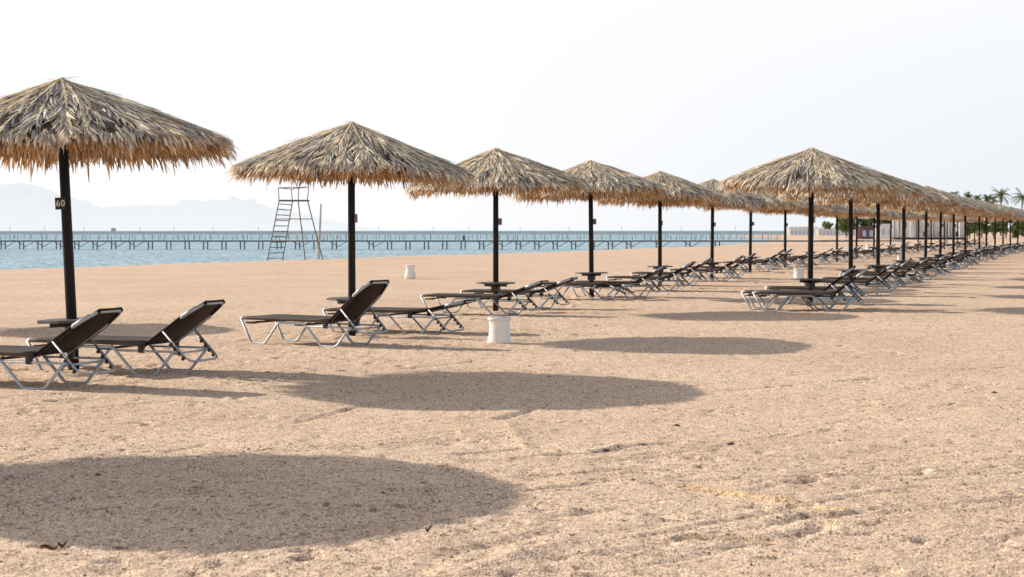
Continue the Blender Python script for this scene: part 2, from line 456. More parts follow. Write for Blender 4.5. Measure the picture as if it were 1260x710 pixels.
# ------------------------------------------------------------------ mountains
def haze_mountain(name, air, Y, pts, depth, seed):  # aerial haze and the mist at the base painted in as pale emission
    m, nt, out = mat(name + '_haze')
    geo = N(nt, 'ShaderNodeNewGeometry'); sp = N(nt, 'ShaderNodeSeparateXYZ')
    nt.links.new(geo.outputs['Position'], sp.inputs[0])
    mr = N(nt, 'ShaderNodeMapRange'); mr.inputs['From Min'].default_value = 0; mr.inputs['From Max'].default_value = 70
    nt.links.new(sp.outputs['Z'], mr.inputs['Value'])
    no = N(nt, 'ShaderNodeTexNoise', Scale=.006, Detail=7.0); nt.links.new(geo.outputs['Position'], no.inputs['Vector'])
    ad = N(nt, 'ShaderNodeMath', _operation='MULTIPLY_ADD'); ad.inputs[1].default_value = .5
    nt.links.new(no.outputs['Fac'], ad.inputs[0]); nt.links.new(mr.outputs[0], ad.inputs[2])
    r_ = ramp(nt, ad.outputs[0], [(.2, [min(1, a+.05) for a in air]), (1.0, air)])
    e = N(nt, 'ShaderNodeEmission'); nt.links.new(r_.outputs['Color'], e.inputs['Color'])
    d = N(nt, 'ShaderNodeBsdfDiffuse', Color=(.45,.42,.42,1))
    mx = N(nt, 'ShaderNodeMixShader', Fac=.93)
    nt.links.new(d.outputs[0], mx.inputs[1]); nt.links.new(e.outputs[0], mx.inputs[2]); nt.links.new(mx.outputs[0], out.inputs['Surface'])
    px = np.array([p[0] for p in pts], float); py = np.array([p[1] for p in pts], float)
    cols = np.linspace(px[0], px[-1], 160); top = np.interp(cols, px, py)
    X = (cols-630)/F*Y; H = (HZ - top)*Y/F + 1.4
    rows = np.linspace(0, 1, 24); vs = []; rr = np.random.default_rng(seed)
    for i, t in enumerate(rows):
        prof = math.sin(min(t, 1)*math.pi)**.8
        n = 1 + (.5*vnoise(X, np.full_like(X, t*depth), .02, seed) + .3*vnoise(X, np.full_like(X, t*depth), .06, seed+1))*(1 if abs(t-.5) > .15 else .12)
        z = SEA - .5 + (H+.5-SEA)*prof*n
        vs.append(np.stack([X*(1+(t-.5)*depth/Y), Y + (t-.5)*depth + 0*X, z], -1))
    V = np.concatenate(vs); nx = len(X); fs = []
    for i in range(len(rows)-1):
        for j in range(nx-1): a = i*nx+j; fs.append((a, a+1, a+nx+1, a+nx))
    b = MB(); b.add(V, fs)
    return tag(b.build(name, m, smooth=True), kind='structure')
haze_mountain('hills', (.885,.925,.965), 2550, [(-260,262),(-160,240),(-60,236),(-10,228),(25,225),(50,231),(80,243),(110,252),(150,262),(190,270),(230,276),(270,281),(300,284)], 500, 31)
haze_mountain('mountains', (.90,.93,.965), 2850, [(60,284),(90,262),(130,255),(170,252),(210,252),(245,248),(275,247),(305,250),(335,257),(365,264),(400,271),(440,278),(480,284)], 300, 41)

# ------------------------------------------------------------------ thatched parasols
RC = 1.525; ZA = 2.735; ZR = 2.15
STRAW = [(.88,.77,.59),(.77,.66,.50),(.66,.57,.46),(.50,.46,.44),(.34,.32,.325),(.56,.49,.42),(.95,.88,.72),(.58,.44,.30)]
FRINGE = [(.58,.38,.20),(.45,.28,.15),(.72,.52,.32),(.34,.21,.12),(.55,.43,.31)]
def surf(t, a, off=0.0, wob=None):
    t_ = t
    z = ZA - (ZA-ZR)*t_ + .010*math.sin(math.pi*min(t_, 1)) + off
    rr = RC*t_
    if wob is not None: z += .02*math.sin(3*a+wob)*t_; rr *= 1 + .02*math.sin(5*a+wob*2)
    return np.array([rr*math.cos(a), rr*math.sin(a), z])
def canopy_mesh(seed, nleaf=1.0):
    r = np.random.default_rng(seed); b = MB(); wob = r.random()*6
    V = []; Fc = []; C = []; n = [0]; clump = r.uniform(.55, 1.35, 46)
    def strip(p, d, side, L, w, col, droop, seg=3, curl=0.0):
        p = np.array(p, float); d = d/np.linalg.norm(d); pts = []
        st = L/seg; q = p.copy(); dd = d.copy()
        for i in range(seg+1):
            pts.append(q.copy()); q = q + dd*st
            dd = dd + np.array([0,0,-droop/seg]) + side*curl/seg; dd /= np.linalg.norm(dd)
        ws = [w*.75, w, w*.85, w*.28] if seg == 3 else [w*.8, w, w*.2]
        k0 = n[0]
        for i, q in enumerate(pts):
            V.append(q - side*ws[i]/2); V.append(q + side*ws[i]/2)
        for i in range(seg): a = k0+2*i; Fc.append((a, a+1, a+3, a+2))
        base = np.array(col)*r.uniform(.78, 1.2)
        for i in range(2*(seg+1)): C.append((*np.clip(base*(1 + .12*(i//2-1.5)/1.5), 0, .95), 1))
        n[0] += 2*(seg+1)
    def fr(a): # radial, tangent
        return np.array([math.cos(a), math.sin(a), 0]), np.array([-math.sin(a), math.cos(a), 0])
    slope = np.array([1.0, 0, -(ZA-ZR)/RC])
    tiers = [(20, .0, .60, .055, .46), (28, .12, .82, .042, .48), (38, .34, .95, .03, .44)]
    for (cnt, t0, t1, off, LL) in tiers:
        for k in range(cnt):
            a = 2*math.pi*(k + r.uniform(-.35, .35))/cnt
            tw = r.normal(0, .10); tone_f = r.random(); greyish = r.random() < .26; ff = r.uniform(.80,1.16)
            tt0 = max(.01, t0 + r.uniform(-.04, .04)); tt1 = t1 + r.uniform(-.06, .06)
            # the midrib
            ribs = []
            for i in range(7):
                u = i/6; t = tt0 + (tt1-tt0)*u
                ribs.append(surf(t, a + tw*u*.6, off + .026, wob))
            k0 = n[0]; e, tg = fr(a)
            for i, q in enumerate(ribs):
                V.append(q - tg*.011); V.append(q + tg*.011)
            for i in range(6): a_ = k0+2*i; Fc.append((a_, a_+1, a_+3, a_+2))
            for i in range(14): C.append((.90,.74,.50,1))
            n[0] += 14
            m = int(44*nleaf)
            for i in range(m):
                u = (i+r.random())/m; t = tt0 + (tt1-tt0)*u; aa = a + tw*u*.6
                e, tg = fr(aa); out = e + np.array([0,0,-(ZA-ZR)/RC])
                for sgn in (-1, 1):
                    ang = R(r.normal(18, 6)) * (1 - .35*u)
                    d = out*math.cos(ang) + tg*sgn*math.sin(ang) + np.array([0,0,r.normal(.03,.035)])
                    side = np.cross(d, np.array([0,0,1])); side /= np.linalg.norm(side)
                    side = side + np.array([0,0,r.normal(0,.38)]); side /= np.linalg.norm(side)
                    if greyish and r.random() < .75: col = STRAW[r.choice([3,4,5])]
                    else: col = STRAW[r.choice(8, p=[.27,.19,.11,.10,.05,.06,.19,.03])]
                    L = LL*r.uniform(.6, 1.15)*(1-.25*u)
                    if t + L/RC > 1.02 and off > .02: L = max(.12, (1.04-t)*RC)
                    strip(surf(t, aa, off + r.uniform(-.012,.02), wob), d, side, L, r.uniform(.010,.026), np.array(col)*ff, r.uniform(.0,.15), 3, r.normal(0,.07))
    # the edge: many leaf tips bent down over the rim, grey above, brown inside
    for k in range(int(3000*nleaf)):
        a = 2*math.pi*r.random(); e, tg = fr(a)
        lay = r.random(); outer = lay > .26
        cl = .5+.5*math.sin(9*a+wob)*math.sin(4*a+2*wob); shade = 1 + .22*math.sin(13*a+wob*3)*math.sin(6*a+wob)
        if outer:
            t = .84 + .16*r.random(); off = -.005 + .055*r.random()
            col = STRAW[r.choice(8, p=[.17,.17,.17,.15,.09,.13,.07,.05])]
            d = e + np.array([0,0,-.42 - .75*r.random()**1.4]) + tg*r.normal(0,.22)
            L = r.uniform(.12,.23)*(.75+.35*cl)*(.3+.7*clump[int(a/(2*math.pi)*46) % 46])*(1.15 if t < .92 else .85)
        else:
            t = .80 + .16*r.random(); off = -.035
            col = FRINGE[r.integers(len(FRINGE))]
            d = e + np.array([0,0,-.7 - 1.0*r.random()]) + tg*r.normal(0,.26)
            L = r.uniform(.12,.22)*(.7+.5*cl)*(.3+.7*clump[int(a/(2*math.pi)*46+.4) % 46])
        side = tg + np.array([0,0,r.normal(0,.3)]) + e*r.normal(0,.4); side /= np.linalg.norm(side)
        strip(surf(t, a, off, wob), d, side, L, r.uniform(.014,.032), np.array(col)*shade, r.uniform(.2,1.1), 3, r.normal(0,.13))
    # hanging inner leaves, seen from below
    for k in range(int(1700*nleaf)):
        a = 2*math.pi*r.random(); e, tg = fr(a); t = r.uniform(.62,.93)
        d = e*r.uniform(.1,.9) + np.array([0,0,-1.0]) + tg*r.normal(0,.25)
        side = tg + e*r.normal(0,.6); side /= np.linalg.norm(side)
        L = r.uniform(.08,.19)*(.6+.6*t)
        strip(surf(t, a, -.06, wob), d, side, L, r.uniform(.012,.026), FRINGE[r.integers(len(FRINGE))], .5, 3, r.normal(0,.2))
    # stray blades on top and at the peak
    for k in range(70):
        a = 2*math.pi*r.random(); e, tg = fr(a); t = r.uniform(.05,.95) if k > 9 else .01
        d = e + np.array([0,0,r.uniform(-.3,.30) if k > 9 else r.uniform(-.4,.05)]) + tg*r.normal(0,.5)
        strip(surf(t, a, .09 if t < .5 else .06, wob), d, tg, r.uniform(.08,.17), .016, STRAW[r.choice([3,4,5,2])], .3)
    for k in range(6):
        a = 2*math.pi*r.random(); e, tg = fr(a)
        strip(surf(.93, a, -.05, wob), e*.2+np.array([0,0,-1.]), tg, r.uniform(.18,.30), .02, FRINGE[r.integers(5)], .1)
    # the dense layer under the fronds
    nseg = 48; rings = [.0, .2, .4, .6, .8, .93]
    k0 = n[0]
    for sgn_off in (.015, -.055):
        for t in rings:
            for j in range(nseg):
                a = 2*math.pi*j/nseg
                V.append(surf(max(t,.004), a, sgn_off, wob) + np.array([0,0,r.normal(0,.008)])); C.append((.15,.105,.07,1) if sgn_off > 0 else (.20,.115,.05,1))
    m = len(rings)
    for s_ in range(2):
        for i in range(m-1):
            for j in range(nseg):
                a_ = k0 + s_*m*nseg + i*nseg + j; b_ = k0 + s_*m*nseg + i*nseg + (j+1) % nseg
                Fc.append((a_, b_, b_+nseg, a_+nseg))
    me = bpy.data.meshes.new('thatch_canopy')
    me.from_pydata([tuple(v) for v in V], [], Fc)
    ca = me.color_attributes.new('tone', 'FLOAT_COLOR', 'POINT')
    ca.data.foreach_set('color', np.array(C, np.float32).ravel())
    me.materials.append(M['thatch']); me.update()
    return me
CAN = [canopy_mesh(100+i) for i in range(5)]

def pole_mesh():
    b = MB(); b.lathe([(.050,-.25),(.050,.3),(.048,1.2),(.046,2.1),(.045,2.60)], 20)
    return b.mesh('pole', M['pole'], True)
POLE = pole_mesh()
def table_mesh():
    b = MB(); n = 8
    poly = [(.335*math.cos(R(22.5+45*i)), .335*math.sin(R(22.5+45*i))) for i in range(n)]
    b.prism(poly, .0, .024)
    return b.mesh('table_top', M['table'])
TABLE = table_mesh()
def bracket_mesh():
    b = MB()
    b.box((0,0,-.025), (.40,.07,.045)); b.box((0,0,-.026), (.07,.40,.043)); b.box((0,0,-.09), (.125,.125,.09))
    return b.mesh('table_bracket', M['black'])
BRACK = bracket_mesh()
def ribs_mesh():
    b = MB()
    for k in range(8):
        a = 2*math.pi*k/8
        p0 = np.array([.04*math.cos(a), .04*math.sin(a), ZA-.16]); p1 = surf(.93, a, -.085)
        b.tube([p0, p1], .014, 5)
    return b.mesh('roof_frame', M['pole'])
RIBS = ribs_mesh()
def plate_mesh(m, w=.10, h=.115):
    b = MB(); b.box((0,0,0), (w, .008, h)); return b.mesh('number_plate', m)
PL_B = plate_mesh(M['plate']); PL_G = plate_mesh(M['plate_grey'])

def text_mesh(txt, size):
    cu = bpy.data.curves.new('numerals', 'FONT'); cu.body = txt; cu.size = size; cu.extrude = .0012
    cu.offset = .0012; cu.align_x = 'CENTER'; cu.align_y = 'CENTER'; cu.space_character = 1.1
    o = bpy.data.objects.new('numerals', cu); COL.objects.link(o)
    bpy.context.view_layer.update()
    me = bpy.data.meshes.new_from_object(o.evaluated_get(bpy.context.evaluated_depsgraph_get()))
    bpy.data.objects.remove(o); me.materials.clear(); me.materials.append(M['numeral'])
    return me

ORD = ['first','second','third','fourth','fifth','sixth','seventh','eighth','ninth','tenth','eleventh','twelfth','thirteenth',
       'fourteenth','fifteenth','sixteenth','seventeenth','eighteenth','nineteenth','twentieth','twenty-first']
def parasol(x, y, i, label, group, variant, rot, lean=(0,0), tilt=(0,0), plate='side', scale=1.0, plate_a=0.3):
    t = thing('thatched_parasol', (x, y, gh(x, y)), 0, label, 'parasol', group)
    t.rotation_euler = (lean[0], lean[1], 0); t.scale = (scale, scale, 1+(scale-1)*.45)
    link('pole', POLE, t)
    pv = Vector((0,0,2.45)); off = pv - Euler((tilt[0], tilt[1], rot)).to_matrix() @ pv
    c = link('thatch_canopy', CAN[variant], t, off, (tilt[0], tilt[1], rot))
    link('roof_frame', RIBS, t, (0,0,0), (0,0,rot))
    tb = link('table_top', TABLE, t, (0,0,.48), (0,0,rot*.3)); link('table_bracket', BRACK, tb)
    if plate == 'front':
        p = link('number_plate', PL_B, t, (-.034,-.060,1.615))
        tm = text_mesh('60', .082); link('numerals', tm, p, (0,-.0055,0), (R(90),0,0))
    else:
        link('number_plate', PL_G, t, (.042+.05*math.sin(plate_a), -.01, 1.55), (0,0,R(90)-plate_a))
    return t

rA = 'thatched parasols in the row nearest the sea'; rB = 'thatched parasols in the landward row'
PA = [ground_from(*p) for p in A]; PB = [ground_from(*p) for p in B]
rr = random.Random(3)
for i, (x, y) in enumerate(PA):
    if i == 0: lab = 'thatched parasol standing beyond the left edge, seen only by its shadow in the foreground'
    elif i == 1: lab = 'largest thatched parasol, leaning dark pole with black number plate 60'
    elif i == 2: lab = 'thatched parasol right of the number 60 one, the lifeguard tower behind its canopy'
    elif i == 3: lab = 'thatched parasol with a white clay bin standing just before its pole'
    else: lab = f'thatched parasol on dark pole, {ORD[i-1]} from the left in the seaward row'
    v = [4,0,1,2,3][i] if i < 5 else rr.randrange(5)
    parasol(x, y, i, lab, rA, v, {1:.9, 2:2.1, 3:4.0}.get(i, rr.random()*6.28),
            lean=(0, R(-2.3)) if i == 1 else (R(rr.uniform(-.6,.6)), R(rr.uniform(-.6,.6))),
            tilt=(R(rr.uniform(-2.5,2.5)), R(rr.uniform(-2.5,2.5))) if i != 1 else (R(.5), R(1.0)),
            plate='front' if i == 1 else 'side', scale=1.05 if i == 1 else rr.uniform(.985,1.02), plate_a=rr.uniform(.2,.8))
x, y = ground_from(-168, 398.5)
parasol(x, y, 0, 'thatched parasol beyond the left edge whose shadow falls behind the two leftmost loungers', None, 1, 2.0)
for i, (x, y) in enumerate(PB):
    lab = 'large thatched parasol at the near end of the landward row' if i == 0 else f'thatched parasol on dark pole, {ORD[i]} from the near end of the landward row'
    parasol(x, y, i, lab, rB, rr.randrange(5) if i else 3, rr.random()*6.28, lean=(0, R(rr.uniform(-.5,.5))),
            tilt=(R(rr.uniform(-1.5,1.5)), R(rr.uniform(-1.5,1.5))), scale=rr.uniform(.99,1.03), plate_a=rr.uniform(.2,.8))

# ------------------------------------------------------------------ sun loungers
W = .31; WB = .262; HX, HZl = 1.325, .285
def side_frame_mesh():
    b = MB()
    p = [(0.0,0,.315),(.17,0,.012),(.38,0,.012),(.60,0,.275),(1.0,0,.275),(1.26,0,.012),(1.48,0,.012),(1.69,0,.245)]
    b.tube(fillet(p, .032), .0150, 8)
    b.tube([(1.02,0,.245),(1.72,0,.245)], .011, 6)
    return b.mesh('side_frame', M['alu'], True)
def sling_slab(name, outline_fn, x0, x1, nx, thick, sag, m='sling', flange=.0):
    b = MB(); top = []
    for s_ in (1, 0):
        for i in range(nx+1):
            u = i/nx; x = x0 + (x1-x0)*u; w = outline_fn(x)
            ys_ = [-w, -w+.006, -w+.009] + [(w-.02)*q for q in (-.8,-.5,-.2,.2,.5,.8)] + [w-.009, w-.006, w]
            ny = len(ys_)
            for j, yy in enumerate(ys_):
                v = yy/w; edge = j in (0, 1, ny-2, ny-1)
                z = -sag*(1-v*v)*math.sin(math.pi*min(max(u,.05),.95)) + (thick if s_ else (-flange if edge else 0))
                if s_ and j in (0, ny-1): z -= thick*.3
                top.append((x, yy, z))
    K = (nx+1)*ny; fs = []
    for i in range(nx):
        for j in range(ny-1):
            a = i*ny+j; fs.append((a, a+ny, a+ny+1, a+1)); a += K; fs.append((a, a+1, a+ny+1, a+ny))
        a = i*ny; fs.append((a, a+K, a+ny+K, a+ny)); a = i*ny+ny-1; fs.append((a, a+ny, a+ny+K, a+K))
    for j in range(ny-1):
        a = j; fs.append((a, a+1, a+1+K, a+K)); a = nx*ny+j; fs.append((a, a+K, a+1+K, a+1))
    b.add(top, fs)
    return b.mesh(name, M[m], True)
SIDE = side_frame_mesh()
SEAT = sling_slab('seat_sling', lambda x: W+.021, .035, 1.36, 12, .040, .018)
BACK = sling_slab('backrest_sling', lambda x: WB+.020 if x < .52 else WB-.012-(x-.52)*.30, .03, .775, 16, .020, .022, 'sling_shaded', .018)
def back_frame_mesh():
    b = MB()
    b.tube(fillet([(0,-WB,0),(.53,-WB-.004,0),(.65,-WB+.025,0),(.755,-WB+.09,0),(.755,WB-.09,0),(.65,WB-.025,0),(.53,WB+.004,0),(0,WB,0)], .04), .0145, 8)
    for s in (-1,1): b.tube([(.515,s*(WB+.004),.004),(.60,s*(WB-.010),.004),(.69,s*(WB-.045),.004)], .020, 8)
    for s in (-1,1): b.tube([(0,s*(WB-.01),0),(0,s*(W-.01),0)], .012, 6)
    return b.mesh('backrest_frame', M['alu'], True)
BFR = back_frame_mesh()
def bracket_u():
    b = MB(); w = WB+.016
    b.tube(fillet([(0,-w,0),(.255,-w,-.255),(.30,-w+.05,-.285),(.30,w-.05,-.285),(.255,w,-.255),(0,w,0)], .06), .0115, 8)
    return b.mesh('support_bracket', M['alu'], True)
BRU = bracket_u()
def knobs_mesh():
    b = MB()
    b.tube([(.065,0,-.085),(.235,0,-.255)], .009, 6)
    for d in (.095,.14,.185,.23):
        b.box((d-.002, 0, -d-.024), (.024,.026,.040), Euler((0,R(45),0)).to_matrix())
    return b.mesh('ratchet_strip', M['black'])
KNOB = knobs_mesh()
def hinge_mesh():
    b = MB(); b.box((0,0,-.02), (.055,.035,.075)); b.tube([(.0,-.028,-.0),(.0,.028,0)], .024, 10); return b.mesh('hinge', M['black'])
HNG = hinge_mesh()
def bar_mesh():
    b = MB(); b.tube([(0,-W,0),(0,W,0)], .0115, 8); return b.mesh('cross_bar', M['alu'], True)
BAR = bar_mesh()
def barb_mesh():
    b = MB(); b.tube([(0,-W+.02,0),(0,W-.02,0)], .013, 8)
    for s in (-1,1): b.box((.02, s*(W-.03), 0), (.16,.03,.02))
    return b.mesh('cross_bar', M['black'])
BARB = barb_mesh()
def rail_mesh():
    b = MB(); b.tube([(0,0,0),(1.34,0,-.012)], .014, 8); return b.mesh('seat_rail', M['alu'], True)
RAIL = rail_mesh()
def cap_mesh():
    b = MB(); b.tube(fillet([(.10,0,0),(.005,0,0),(-.012,-.08,0)], .04), .019, 8); return b.mesh('end_cap', M['cap'], True)
CAP = cap_mesh()
def cap_mesh2():
    b = MB(); b.tube(fillet([(.10,0,0),(.005,0,0),(-.012,.08,0)], .04), .019, 8); return b.mesh('end_cap', M['cap'], True)
CAP2 = cap_mesh2()

def lounger(ax, ay, rot, ang, label, group):
    c, s = math.cos(rot), math.sin(rot)
    lx, ly = 1.37, -W
    x = ax - (c*lx - s*ly); y = ay - (s*lx + c*ly)
    zf = gh(x+.3*c, y+.3*s); zb = gh(x+1.37*c, y+1.37*s)
    t = thing('sun_lounger', (x, y, (zf+zb)/2 - .008), rot, label, 'sun lounger', group)
    for sg in (-1, 1):
        link('side_frame', SIDE, t, (0, sg*W, 0)); link('seat_rail', RAIL, t, (0.01, sg*(W-.002), .318))
        link('hinge', HNG, t, (HX, sg*W, HZl))
    link('end_cap', CAP2, t, (0, -W, .322)); link('end_cap', CAP, t, (0, W, .322))
    link('cross_bar', BAR, t, (.0, 0, .315)); link('cross_bar', BARB, t, (.12, 0, .262)); link('cross_bar', BARB, t, (.90, 0, .255)); link('cross_bar', BAR, t, (1.66, 0, .222))
    link('seat_sling', SEAT, t, (0, 0, .300))
    a = R(ang)
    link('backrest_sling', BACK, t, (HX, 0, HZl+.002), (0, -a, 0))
    link('backrest_frame', BFR, t, (HX, 0, HZl+.0), (0, -a, 0))
    bx, bz = HX + .27*math.cos(a), HZl + .27*math.sin(a)
    br = link('support_bracket', BRU, t, (bx, 0, bz), (0, R(max(0, 12-ang)*-2.0) if ang < 12 else 0, 0)); [link('ratchet_strip', KNOB, br, (0, sg*(WB+.016), 0)) for sg in (-1, 1)]
    return t

gL = 'sun loungers in the seaward row'; gR = 'sun loungers in the landward row'
def how(a): return 'backrest laid flat' if a < 6 else 'backrest only slightly raised' if a < 17 else 'backrest half raised' if a < 27 else 'backrest raised steeply'
near_list = [ # anchor px, rotation, backrest angle, label
 (40,478,-21,33,'brown mesh sun lounger at the left edge, its foot end cut off by the frame'),
 (178,461,-21,34,'brown mesh sun lounger just right of the leftmost one, backrest raised'),
 (404,427,-32,41,'fully visible brown sun lounger in front of the second parasol, backrest raised steeply'),
 (508,410.5,-22,13,'sun lounger right of the second parasol pole, backrest only slightly raised'),
 (614.5,389,-19,21,'sun lounger crossing the third parasol pole behind the white clay bin'),
 (656,380,-19,21,'farther sun lounger of the pair under the third parasol, backrest half raised'),
 (737,368.5,-18,1,'sun lounger laid completely flat in front of the fourth parasol pole'),
 (779,365.5,-18,29,'sun lounger right of the flat one by the fourth parasol, backrest raised'),
 (818,358.3,-18,30,'nearer sun lounger of the pair under the fifth seaward parasol'),
 (842,351.6,-18,31,'farther sun lounger of the pair under the fifth seaward parasol'),
 (884,346.3,-18,32,'nearer sun lounger of the pair under the sixth seaward parasol'),
 (901,343,-18,33,'farther sun lounger of the pair under the sixth seaward parasol'),
 (940,335.6,-18,34,'nearer sun lounger of the pair under the seventh seaward parasol'),
 (951,332.2,-18,34,'farther sun lounger of the pair under the seventh seaward parasol'),
]
for (px, py, ro, an, lab) in near_list:
    x, y = ground_from(px, py); lounger(x, y, R(ro), an, lab, gL)
AN = [30,33,36,2,25,34,30,12,33,28,35,30]
k = 0
for i in range(8, len(PA)):
    x, y = PA[i]
    for q, (dx, dy) in enumerate(((0.05,-1.7),(.75,.8))):
        a = AN[(i*5+q*3) % len(AN)]
        lounger(x+dx+rr.uniform(-.2,.2), y+dy+rr.uniform(-.3,.3), R(-18+rr.uniform(-3,3)), a,
                f'{"nearer" if q == 0 else "farther"} sun lounger under the {ORD[i-1]} seaward parasol, {how(a)}', gL)
for i, (x, y) in enumerate(PB):
    offs = ((.13,-1.65,36),(.85,.55,38)) if i else ((.13,-1.65,38),(.02,-1.0,39),(.75,1.1,36))
    for q, (dx, dy, a) in enumerate(offs):
        if i: dx += rr.uniform(-.15,.15); dy += rr.uniform(-.25,.25); a = AN[(i*7+q*5+1) % len(AN)] if i > 1 else a
        w_ = ['nearest','middle','farthest'][q] if i == 0 else ['nearer','farther'][q]
        lounger(x+dx, y+dy, R(-14 if i == 0 else -17+rr.uniform(-3,3)), a,
                f'{w_} sun lounger under the {ORD[i] if i else "nearest"} landward parasol, {how(a)}', gR)

# ------------------------------------------------------------------ white clay bins
def bin_(px, py, prof, label, s=1.0):
    x, y = ground_from(px, py)
    t = thing('clay_bin', (x, y, gh(x, y)-.01), 0, label, 'bin', 'white clay bins on the sand'); t.scale = (s,)*3
    b = MB(); b.lathe(prof, 40); b.build('bin_body', M['bin'], t, True)
    rt = prof[-1][0]; z = prof[-1][1]
    q = MB(); q.lathe([(rt-.004, z-.035),(rt+.010, z-.032),(rt+.012, z-.008),(rt+.006, z+.004),(rt-.02, z+.005),(rt-.03, z-.02),(.01, z-.03)], 40)
    q.build('rim', M['bin'], t, True)
    return t
straight = [(.142,0),(.150,.008),(.147,.03),(.136,.08),(.128,.15),(.126,.22),(.130,.29),(.134,.315)]
vase = [(.10,0),(.145,.02),(.160,.07),(.155,.12),(.128,.20),(.116,.28),(.122,.36),(.135,.40)]
bin_(614.5, 422.5, straight, 'white clay bin in the open sand in front of the third parasol')
bin_(504.5, 343, vase, 'white vase shaped bin standing alone between loungers and sea')
bin_(983, 344, [(r_*1.05, z*1.06) for r_, z in straight], 'white clay bin left of the nearest landward parasol pole')
bin_(1107.7, 321.5, straight, 'small white clay bin half hidden by the fourth landward parasol pole')
bin_(1068, 307.5, vase, 'farthest white bin, near the water beyond the twelfth seaward parasol')

# ------------------------------------------------------------------ lifeguard tower
Yt = 84.0
tx = gx(365, Yt); tz = gh(tx, Yt)
tower = thing('lifeguard_tower', (tx, Yt, tz), 0, 'tall open steel lifeguard tower with ladder at the water edge', 'lifeguard tower')
def tl(px, py, dy=0): return (gx(px, Yt)-tx, dy, gz(py, Yt)-tz)
legs = [(tl(330,322,-.5), tl(345,247,-.35)), (tl(345.5,321.5,.5), tl(359,248,.35)), (tl(374.5,321,.55), tl(366,247,.35)), (tl(399.5,321,-.5), tl(379.5,246,-.35))]
tops = []
for (p0, p1) in legs:
    p0 = (p0[0], p0[1], -.15); b = MB(); b.tube([p0, p1], .028, 6); b.build('leg', M['steel'], tower); tops.append(p1)
b = MB()
for i in range(11):
    u = (i+.6)/11.2
    a_ = [legs[0][0][k_]*(1-u)+legs[0][1][k_]*u for k_ in range(3)]; c_ = [legs[1][0][k_]*(1-u)+legs[1][1][k_]*u for k_ in range(3)]
    b.tube([a_, c_], .022, 6)
b.build('ladder', M['steel'], tower)
b = MB()
b.prism([(tops[0][0]-.02,-.42),(tops[3][0]+.02,-.42),(tops[3][0]+.02,.42),(tops[0][0]-.02,.42)], tops[0][2]-.04, tops[0][2]+.04)
b.build('platform', M['steel'], tower)
for u in (.34, .70):
    b = MB(); c4 = [[p0[k_]*(1-u)+p1[k_]*u for k_ in range(3)] for p0, p1 in legs]
    for c in c4: c[2] = c4[0][2]
    for i in range(4): b.tube([c4[i], c4[(i+1) % 4]], .028 if u < .5 else .02, 6)
    b.build('brace', M['steel'], tower)
b = MB(); up = []
for (px, dy, tp) in ((344,-.4,tops[0]), (357.5,.4,tops[1]), (367,.4,tops[2]), (381.5,-.4,tops[3])):
    q = (gx(px,Yt)-tx, dy, tp[2]+.62); b.tube([tp, q], .022, 6); up.append(q)
for i in range(4): b.tube([up[i], up[(i+1) % 4]], .02, 6)
b.build('railing', M['steel'], tower)
b = MB(); x0, y0 = gx(391.5, 86), 86.0
b.tube([(0,0,-.3),(gx(395.3,86)-x0,0,gz(251,86)-gh(x0,y0))], .065, 8, r2=.04)
tag(b.build('wooden_post', M['driftwood'], loc=(x0,y0,gh(x0,y0))), 'pale slanting wooden post right beside the lifeguard tower', 'post')

# ------------------------------------------------------------------ piers
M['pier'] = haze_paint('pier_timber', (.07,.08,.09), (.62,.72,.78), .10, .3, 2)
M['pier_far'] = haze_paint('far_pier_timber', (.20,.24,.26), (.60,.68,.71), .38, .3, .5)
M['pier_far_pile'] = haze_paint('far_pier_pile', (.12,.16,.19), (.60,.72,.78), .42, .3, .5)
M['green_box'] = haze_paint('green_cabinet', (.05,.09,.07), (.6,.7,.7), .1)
Yp = 151.0; zd = gz(296.6, Yp)
pier = thing('pier', (0, Yp, 0), 0, 'long low timber pier on paired piles, the nearer of the two', 'pier')
b = MB(); b.box((gx(545,Yp)-3, 0, zd), (gx(1085,Yp)-gx(-30,Yp), 1.6, .13)); b.build('deck', M['pier'], pier)
pile = None; xpiles = []
pm = MB(); pm.tube([(0,0,-1.2),(0,0,zd-.06)], .062, 6); pmesh = pm.mesh('pile', M['pier'])
x = gx(-18, Yp)
while x < gx(900, Yp):
    for dx in (0, .36):
        link('pile', pmesh, pier, (x+dx, -.7, 0)); 
    xpiles.append(x); x += 1.62 if x < gx(760,Yp) else 2.6
bm_ = MB(); h = zd-.05; bm_.tube([(0,0,h),(.72,0,SEA+.25)], .034, 5); bm_.tube([(1.44,0,h),(.72,0,SEA+.25)], .034, 5) 
brm = bm_.mesh('cross_brace', M['pier'])
for i, x in enumerate(xpiles):
    px = 630 + x*F/Yp
    if px < 170 or (330 < px < 470 and i % 2) or 570 < px < 860: link('cross_brace', brm, pier, (x+.36-.55, -.72, 0))
b = MB(); rg = random.Random(5)
x = gx(-20, Yp)
while x < gx(960, Yp):
    h = rg.choice([.50,.52,.56]); b.tube([(x,.7,zd),(x,.7,zd+h)], .026, 4)
    x += rg.choice([.34,.8,.5,1.1])
for h in (.30,.49): b.box((gx(470,Yp),.7,zd+h), (gx(960,Yp)-gx(-20,Yp), .02, .018))
b.build('railing', M['pier'], pier)
bx = gx(571, Yp); cb = thing('cabinet', (bx, Yp-.2, zd+.05), 0, 'small dark green cabinet standing on the nearer pier', 'cabinet')
b = MB(); b.box((0,0,.2), (.24,.3,.42)); b.build('cabinet_body', M['green_box'], cb); b = MB(); b.box((0,0,.43), (.30,.36,.035)); b.build('lid', M['green_box'], cb)

